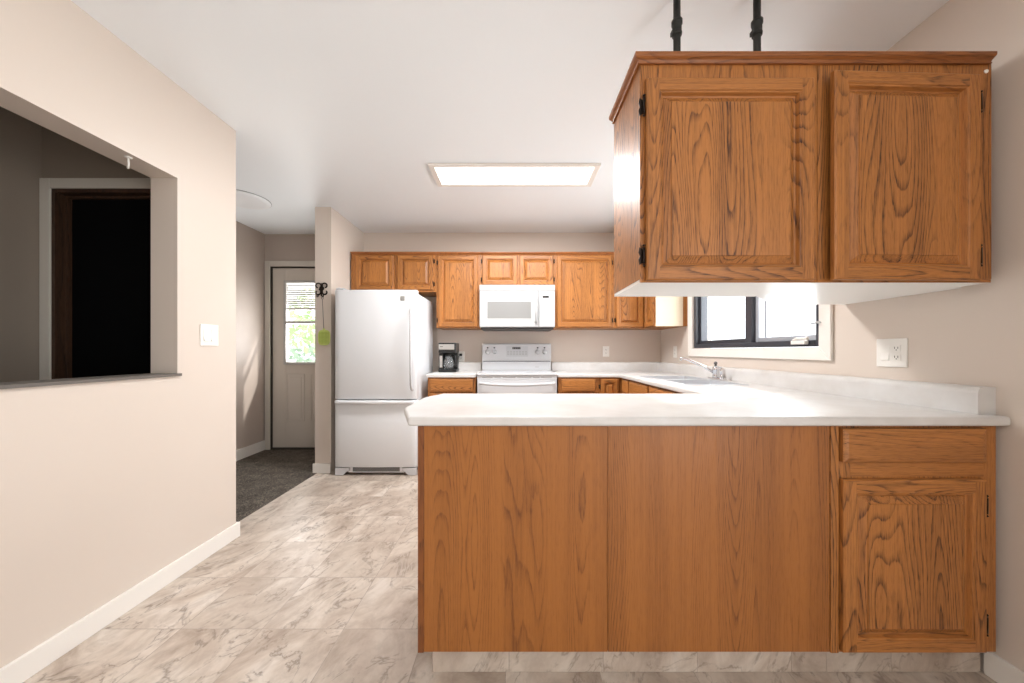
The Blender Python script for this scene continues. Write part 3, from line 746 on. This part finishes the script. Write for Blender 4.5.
# ------------------------------------------------------------------ range
rg = thing('range', 'white freestanding electric range with knobs on its tall backguard', 'stove', (0.03, 3.6, 0))
rx0, rx1 = -0.352, 0.410
b = B(); b.box(rx0+0.004, rx1-0.004, 3.345, 3.93, 0.06, 0.905); b.box(rx0+0.02, rx1-0.02, 3.40, 3.9, 0.0012, 0.06, 1); b.build('body', [WHITE, DGREY], rg, 0.003)
b = B(); b.box(rx0, rx1, 3.30, 3.875, 0.906, 0.926); b.build('cooktop', WHITE, rg, 0.007, seg=3)
for i, (x, y, r) in enumerate(((-0.16, 3.46, 0.105), (0.22, 3.46, 0.08), (-0.16, 3.72, 0.08), (0.22, 3.72, 0.105))):
    b = B(); b.lathe([(r, 0), (r, 0.0012)], (x, y, 0.9262), 'z', 36); b.build('burner', mat('pale_grey_burner_ring', srgb(205, 206, 208), 0.2), rg)
b = B()
b.prism([(3.93, 0.927), (3.93, 1.21), (3.925, 1.22), (3.888, 1.22), (3.880, 1.212), (3.872, 1.03), (3.866, 1.024), (3.872, 1.018), (3.876, 0.927)], rx0+0.0, rx1-0.0, 'x')
bgd = b.build('backguard', WHITE, rg, 0.003)
b = B(); b.box(rx0+0.012, rx1-0.012, 3.8650, 3.8720, 1.022, 1.028); b.build('vent_slot', DARKSLOT, bgd)
for x in (-0.292, -0.218, 0.262, 0.338):
    b = B(); b.lathe([(0.026, 0), (0.025, -0.012), (0.019, -0.014), (0.017, -0.03), (0.014, -0.032)], (x, 3.8765, 1.128), 'y', 20); b.box(x-0.004, x+0.004, 3.838, 3.846, 1.112, 1.144)
    b.build('knob', WHITE, bgd)
    b = B(); b.box(x-0.009, x+0.009, 3.8772, 3.8790, 1.167, 1.180); b.build('knob_legend', DARKSLOT, bgd)
b = B(); b.box(-0.085, 0.155, 3.8725, 3.8775, 1.075, 1.19); b.build('control_panel', mat('grey_control_overlay', srgb(190, 192, 195), 0.4), bgd)
b = B(); b.box(-0.018, 0.072, 3.8708, 3.8724, 1.158, 1.181)
for i in range(4): b.box(-0.010+i*0.020, 0.002+i*0.020, 3.8700, 3.8707, 1.163, 1.166, 1); b.box(-0.010+i*0.020, 0.002+i*0.020, 3.8700, 3.8707, 1.173, 1.176, 1)
b.build('display', [BLACK, GREYPL], bgd)
for i in range(7):
    for j in range(2):
        b = B(); b.box(-0.075+i*0.033, -0.055+i*0.033, 3.8716, 3.8724, 1.10+j*0.024, 1.108+j*0.024); b.build('button', GREYPL, bgd)
b = B(); b.box(0.235, 0.275, 3.8735, 3.8750, 0.958, 0.964); b.build('logo', GREYPL, bgd)
# oven door, bowed handle, vent louvres
b = B(); b.box(rx0+0.006, rx1-0.006, 3.302, 3.344, 0.30, 0.862); b.box(-0.20, 0.26, 3.299, 3.302, 0.42, 0.68, 1); od = b.build('oven_door', [WHITE, mat('oven_glass', srgb(60, 62, 66), 0.1)], rg, 0.004)
b = B(); b.box(rx0+0.004, rx1-0.004, 3.310, 3.344, 0.866, 0.904)
lx = rx0+0.05
for wd in (0.10, 0.06, 0.12, 0.13, 0.06, 0.10):
    b.box(lx, lx+wd, 3.3085, 3.3105, 0.884, 0.893, 1); lx += wd+0.018
b.build('vent_trim', [WHITE, GREYPL], rg, 0.001)
b = B(); pts = [(rx0+0.035, 3.302, 0.835)]
for i in range(13):
    t = i/12; pts.append((rx0+0.04+0.682*t, 3.262-0.012*(1-(2*t-1)**2), 0.835-0.014*(1-(2*t-1)**2)))
pts.append((rx1-0.035, 3.302, 0.835))
b.tube(pts, 0.013, 12); b.build('handle', WHITE, od)
b = B(); b.box(rx0+0.006, rx1-0.006, 3.306, 3.344, 0.08, 0.292); b.build('storage_drawer', WHITE, rg, 0.004)

# ------------------------------------------------------------------ microwave
MWHITE = mat('microwave_white_plastic', srgb(186, 187, 188), 0.4)
mw = thing('microwave', 'white over-the-range microwave under the two small cabinets', 'microwave', (0.035, 3.7, 1.372))
mx0, mx1, mz0, mz1 = -0.348, 0.4135, 1.372, 1.806
MYF = 3.535
b = B(); b.box(mx0, mx1, MYF+0.032, YB-0.002, mz0+0.006, mz1); b.build('body', MWHITE, mw, 0.004)
b = B(); b.box(mx0+0.01, mx1-0.01, MYF+0.025, YB-0.03, mz0-0.012, mz0+0.0055); b.build('underside_vent', DGREY, mw)
xm = 0.252
b = B(); b.box(mx0, xm-0.003, MYF, MYF+0.031, mz0+0.008, 1.745)
dmw = b.build('door', MWHITE, mw, 0.006)
wx0, wx1, wz0, wz1 = -0.268, 0.172, 1.467, 1.635
b = B()
for q in ((wx0-.012, wx0, wz0-.012, wz1+.012), (wx1, wx1+.012, wz0-.012, wz1+.012), (wx0, wx1, wz0-.012, wz0), (wx0, wx1, wz1, wz1+.012)): b.box(q[0], q[1], MYF-0.003, MYF, q[2], q[3])
b.build('window_surround', MWHITE, dmw)
b = B(); b.box(wx0, wx1, MYF-0.0012, MYF, wz0, wz1); b.build('door_window', mat('grey_microwave_window', srgb(138, 138, 137), 0.4), dmw)
b = B(); b.tube([(0.222, MYF, 1.715), (0.222, MYF-0.028, 1.70), (0.222, MYF-0.035, 1.57), (0.222, MYF-0.028, 1.44), (0.222, MYF, 1.425)], 0.011, 12); b.build('handle', MWHITE, dmw)
b = B(); b.box(xm+0.001, mx1, MYF, MYF+0.031, mz0+0.008, 1.745); cp = b.build('control_panel', MWHITE, mw, 0.006)
b = B(); b.box(0.290, 0.352, MYF-0.0012, MYF, 1.675, 1.695); b.build('display', BLACK, cp)
b = B()
for i in range(3):
    for j in range(6): b.box(0.282+i*0.032, 0.304+i*0.032, MYF-0.001, MYF, 1.42+j*0.035, 1.438+j*0.035)
b.build('keypad', mat('pale_keys', srgb(222, 222, 222), 0.4), cp)
b = B(); b.box(mx0, mx1, MYF, MYF+0.031, 1.748, mz1)
for i in range(4): b.box(mx0+0.02, mx1-0.02, MYF-0.001, MYF+0.001, 1.757+i*0.011, 1.760+i*0.011, 1)
b.build('top_grille', [MWHITE, mat('pale_grille_line', srgb(200, 200, 200), 0.4)], mw, 0.002)

# ------------------------------------------------------------------ coffee maker
cm = thing('coffee_maker', 'black and silver drip coffee maker with glass carafe beside the fridge', 'coffee maker', (-0.70, 3.72, ZT))
x0, x1 = -0.785, -0.60; ya_, yb_ = 3.62, 3.83; zc = ZT+0.001
b = B(); b.box(x0, x1, ya_, yb_, zc, zc+0.03); b.build('base', BLACK, cm, 0.008)
b = B(); b.box(x0+0.005, x1-0.005, 3.745, yb_, zc+0.0305, zc+0.20); b.build('water_tank', BLACK, cm, 0.006)
b = B(); b.prism([(x0, ya_+0.01), (x0+0.01, ya_), (x1-0.01, ya_), (x1, ya_+0.01), (x1, yb_), (x0, yb_)], zc+0.2005, zc+0.305); hd = b.build('brew_head', BLACK, cm, 0.006)
b = B(); b.box(x0+0.008, x1-0.018, ya_-0.004, ya_, zc+0.235, zc+0.29); b.box(x0+0.02, x0+0.05, ya_-0.0052, ya_-0.004, zc+0.262, zc+0.268, 1); b.build('front_panel', [SILVER, DGREY], hd, label='silver front panel')
b = B(); b.box(x0+0.005, x0+0.045, ya_+0.02, 3.744, zc+0.0305, zc+0.2, 0); b.box(x0+0.012, x0+0.04, ya_+0.0185, ya_+0.02, zc+0.05, zc+0.17, 1); b.build('side_column', [BLACK, SILVER], cm)
cc = (-0.685, 3.683, zc+0.031)
cf = B(); cf.lathe([(0.045, 0.0), (0.053, 0.015), (0.055, 0.05), (0.05, 0.09), (0.038, 0.118), (0.036, 0.13)], cc, 'z', 24)
cfo = cf.build('carafe', COFFEE_GLASS, cm)
b = B(); b.lathe([(0.038, 0.1302), (0.039, 0.145), (0.03, 0.15)], cc, 'z', 24); b.build('lid', BLACK, cfo)
b = B(); b.tube([(cc[0]+0.036, cc[1]-0.02, cc[2]+0.138), (cc[0]+0.075, cc[1]-0.035, cc[2]+0.132), (cc[0]+0.082, cc[1]-0.035, cc[2]+0.09), (cc[0]+0.07, cc[1]-0.03, cc[2]+0.035), (cc[0]+0.05, cc[1]-0.02, cc[2]+0.03)], 0.008, 10); b.build('carafe_handle', BLACK, cfo)

# ------------------------------------------------------------------ plates, switches
def plate_back(x, z, label, plug=False, ang=0, loc=None, w=0.075, h=0.118, gangs=('outlet',)):
    """built facing -y at the origin, then turned and moved"""
    t = thing('wall_outlet' if gangs != ('switch', 'switch') else 'light_switch', label, 'outlet' if gangs != ('switch', 'switch') else 'light switch', loc)
    t.rotation_euler = (0, 0, ang)
    def add(b, name, m, bev=0):
        me = bpy.data.meshes.new(name); bmesh.ops.recalc_face_normals(b.bm, faces=b.bm.faces); b.bm.to_mesh(me); b.bm.free()
        for q in (m if isinstance(m, list) else [m]): me.materials.append(q)
        o = bpy.data.objects.new(name, me); C.objects.link(o); o.parent = t
        if bev: mo = o.modifiers.new('bevel', 'BEVEL'); mo.width = bev; mo.segments = 2
        return o
    b = B(); b.box(-w/2, w/2, -0.006, -0.0003, -h/2, h/2); add(b, 'cover_plate', PLASTIC, 0.002)
    n = len(gangs)
    for i, g in enumerate(gangs):
        cx = (i-(n-1)/2)*0.047
        if g == 'outlet':
            for s_ in (-1, 1):
                b = B(); b.box(cx-0.016, cx+0.016, -0.0085, -0.006, s_*0.0195-0.0135, s_*0.0195+0.0135)
                for dx in (-0.0065, 0.0065): b.box(cx+dx-0.0012, cx+dx+0.0012, -0.0087, -0.0085, s_*0.0195-0.002, s_*0.0195+0.007, 1)
                b.box(cx-0.002, cx+0.002, -0.0087, -0.0085, s_*0.0195-0.009, s_*0.0195-0.005, 1)
                add(b, 'socket', [PLASTIC, DARKSLOT])
        else:
            b = B(); b.prism([(-0.006, -0.033), (-0.012, -0.033), (-0.007, 0.0), (-0.0085, 0.033), (-0.006, 0.033)], cx-0.0165, cx+0.0165, 'x'); add(b, 'rocker', PLASTIC)
    return t, add
plate_back(0, 0, 'white outlet plate on the back wall between range and corner', loc=(1.045, YB, 1.133))
plate_back(0, 0, 'white outlet plate on the back wall behind the coffee maker', loc=(-0.600, YB, 1.075+0.0))
b = B(); b.box(-0.618, -0.588, YB-0.04, YB-0.009, 1.095-0.014, 1.095+0.014); b.tube([(-0.603, YB-0.04, 1.095), (-0.615, YB-0.06, 1.08), (-0.625, YB-0.075, 1.02), (-0.62, YB-0.09, 0.96), (-0.625, YB-0.12, 0.925)], 0.0035, 8)
tag(b.build('power_plug', BLACK, loc=(-0.6, YB-0.01, 1.09)), 'black plug and cord of the coffee maker in its wall outlet', 'plug')
plate_back(0, 0, 'white outlet plate on the window wall between back corner and window', ang=R(-90), loc=(XR, 3.62, 1.128))
plate_back(0, 0, 'wide white plate with switch and outlet above the peninsula counter', ang=R(-90), loc=(XR, 1.545, 1.130), w=0.125, h=0.125, gangs=('switch', 'outlet'))
plate_back(0, 0, 'white double rocker switch plate beside the pass-through', ang=R(90), loc=(XL, 1.95, 1.226), w=0.115, h=0.118, gangs=('switch', 'switch'))

# ------------------------------------------------------------------ ceiling things
cl_ = thing('ceiling_light', 'long rectangular recessed ceiling light glowing white above the kitchen', 'ceiling light', (0.0, 2.66, H))
lx0, lx1, ly0, ly1 = -0.615, 0.622, 2.50, 2.83
b = B()
for q in ((lx0, lx0+0.04, ly0, ly1), (lx1-0.04, lx1, ly0, ly1), (lx0+.04, lx1-.04, ly0, ly0+0.03), (lx0+.04, lx1-.04, ly1-0.03, ly1)): b.box(q[0], q[1], q[2], q[3], H-0.018, H-0.0005)
b.build('frame', TRIM, cl_, 0.003)
em = bpy.data.materials.new('lit_diffuser'); em.use_nodes = True; pe = em.node_tree.nodes['Principled BSDF']
pe.inputs['Base Color'].default_value = (0.9, 0.9, 0.9, 1); pe.inputs['Emission Color'].default_value = (1.0, 0.97, 0.93, 1); pe.inputs['Emission Strength'].default_value = 3.0
b = B(); b.box(lx0+0.04, lx1-0.04, ly0+0.03, ly1-0.03, H-0.010, H-0.0005); b.build('diffuser', em, cl_)
b = B(); b.lathe([(0.205, 0.0), (0.206, -0.008), (0.2, -0.012), (0.16, -0.015), (0.08, -0.017), (0.005, -0.018)], (-2.40, 3.10, H-0.0005), 'z', 48)
fl = thing('ceiling_light', 'round flat white ceiling light, unlit, in the carpeted hall', 'ceiling light', (-2.40, 3.10, H))
b.build('shade', mat('white_light_shade', srgb(240, 242, 244), 0.4), fl)
b = B(); b.lathe([(0.210, 0.0), (0.210, -0.005), (0.207, -0.005)], (-2.40, 3.10, H-0.0005), 'z', 48); b.build('rim', GREYPL, fl)

# ------------------------------------------------------------------ small things
# white cup hook under the pass-through header
b = B(); hy = 1.577; hx_ = -1.738
b.lathe([(0.014, 0.0), (0.013, -0.004), (0.005, -0.006)], (hx_, hy, PZ1-0.0003), 'z', 16)
b.tube([(hx_, hy, PZ1-0.004), (hx_, hy, PZ1-0.02), (hx_+0.010, hy-0.008, PZ1-0.03), (hx_+0.014, hy-0.012, PZ1-0.042), (hx_+0.004, hy-0.004, PZ1-0.052), (hx_-0.010, hy+0.006, PZ1-0.046), (hx_-0.012, hy+0.008, PZ1-0.036)], 0.0035, 8)
tag(b.build('ceiling_hook', PLASTIC, loc=(hx_, hy, PZ1)), 'small white hook under the top edge of the pass-through', 'hook')
# scrollwork key hook on the wing wall
ky = 3.27; kx, kz = -1.795, 1.70
kh = thing('key_hook', 'dark metal scrollwork hook on the narrow end of the wing wall', 'hook', (kx, ky, kz))
b = B()
def spiral(cx, cz, r, a0, a1, n=20):
    return [(cx+r*(1-0.55*i/n)*math.cos(a0+(a1-a0)*i/n), ky-0.008, cz+r*(1-0.55*i/n)*math.sin(a0+(a1-a0)*i/n)) for i in range(n+1)]
for (dx, dz, r, a0, a1) in ((-0.032, 0.045, 0.034, -1.2, 4.5), (0.032, 0.045, 0.034, 4.3, -1.4), (-0.034, -0.015, 0.032, 1.2, -4.0), (0.034, -0.012, 0.032, 1.9, 7.0), (0.0, 0.02, 0.02, 0, 6.0)):
    b.tube(spiral(kx+dx, kz+dz, r, a0, a1), 0.0065, 8)
b.tube([(kx, ky-0.008, kz+0.07), (kx, ky-0.008, kz-0.05)], 0.0055, 8)
b.box(kx-0.012, kx+0.012, ky-0.006, ky-0.0005, kz-0.03, kz+0.06)
b.build('scroll_plate', HINGE, kh)
for dx in (-0.028, 0.02):
    b = B(); b.tube([(kx+dx, ky-0.008, kz-0.03), (kx+dx, ky-0.012, kz-0.055), (kx+dx, ky-0.03, kz-0.062), (kx+dx, ky-0.036, kz-0.048)], 0.004, 8); b.build('hook', HINGE, kh)
# green fly swatter hanging from it
sx, sy = kx+0.02, ky-0.028
fs = thing('fly_swatter', 'green fly swatter hanging head-down from the scrollwork hook', 'fly swatter', (sx, sy, 1.3))
b = B(); b.tube([(sx+0.006, sy, kz-0.054), (sx+0.010, sy, kz-0.072), (sx, sy, kz-0.088), (sx-0.009, sy, kz-0.072), (sx-0.005, sy, kz-0.054), (sx+0.005, sy, kz-0.0535)], 0.002, 6)
b.tube([(sx, sy, kz-0.088), (sx+0.014, sy, 1.33)], 0.0022, 6); b.build('wire_handle', STEEL if False else DGREY, fs)
b = B(); cz = 1.262; cx = sx+0.016
outl = [(cx+0.056*math.copysign(abs(math.cos(a))**0.6, math.cos(a)), cz+0.072*math.copysign(abs(math.sin(a))**0.6, math.sin(a))) for a in [2*math.pi*i/28 for i in range(28)]]
b.prism(outl, sy-0.002, sy+0.002, 'y')
for i in range(-3, 4):
    b.box(cx+i*0.013-0.0012, cx+i*0.013+0.0012, sy-0.0035, sy-0.002, cz-0.055, cz+0.055, 1)
for i in range(-4, 5):
    b.box(cx-0.045, cx+0.045, sy-0.0035, sy-0.002, cz+i*0.0125-0.0012, cz+i*0.0125+0.0012, 1)
b.box(cx-0.01, cx+0.006, sy-0.005, sy+0.005, cz+0.06, cz+0.085)
b.build('swatter_head', [GREEN, mat('dark_green_mesh_holes', srgb(128, 150, 38), 0.5)], fs)
# floor register at the hall baseboard
b = B(); b.box(-2.84, -2.745, 2.85, 3.20, 0.0045, 0.012)
for i in range(16): b.box(-2.83, -2.755, 2.862+i*0.0205, 2.872+i*0.0205, 0.012, 0.0125, 1)
tag(b.build('floor_vent', [CASING, GREYPL], loc=(-2.79, 3.02, 0.005)), 'cream floor register on the carpet beside the hall baseboard', 'vent')
# white screw cap at the hanging cabinet
b = B(); b.lathe([(0.007, 0.0), (0.006, -0.003), (0.002, -0.004)], (1.611, PF, 2.092), 'y', 14); b.build('screw_cap', PLASTIC, up2)

# ------------------------------------------------------------------ outside
def leafy(name, c, r, seed, m, n=420):
    rnd = random.Random(seed); b = B()
    for i in range(n):
        d = Vector((rnd.gauss(0,1), rnd.gauss(0,1), rnd.gauss(0,1))).normalized() * (rnd.random()**0.4)
        p = Vector(c)+Vector((d.x*r[0], d.y*r[1], d.z*r[2])); s_ = rnd.uniform(0.05, 0.11)
        u = Vector((rnd.gauss(0,1), rnd.gauss(0,1), rnd.gauss(0,1))).normalized(); v_ = u.orthogonal().normalized()
        b.f([b.v(p-u*s_), b.v(p+v_*s_*0.45), b.v(p+u*s_), b.v(p-v_*s_*0.45)])
    b.tube([(c[0], c[1], 0), (c[0], c[1], c[2])], 0.04, 8, 1)
    return b.build(name, [m, BROWN], loc=(c[0], c[1], 0.0))
LEAF = mat('pale_green_leaves', srgb(186, 212, 158), 0.6); LEAF2 = mat('grey_green_leaves', srgb(176, 198, 178), 0.6)
tag(leafy('shrub', (-3.7, 6.6, 1.7), (0.9, 0.7, 0.6), 3, LEAF), 'pale green leafy shrub outside the upper pane of the entry door', 'shrub')
tag(leafy('shrub', (-4.5, 7.2, 0.7), (0.8, 0.6, 0.75), 8, LEAF2), 'grey-green leafy shrub low outside the entry door', 'shrub')
b = B(); b.box(-30, 30, 4.3, 40, -0.3, -0.12); b.box(XR+0.17, 30, -20, 4.3, -0.3, -0.12); b.box(-30, XR+0.17, -20, YR-0.2, -0.3, -0.12)
o = b.build('ground', mat('pale_concrete', srgb(215, 212, 205), 0.8)); o['kind'] = 'structure'
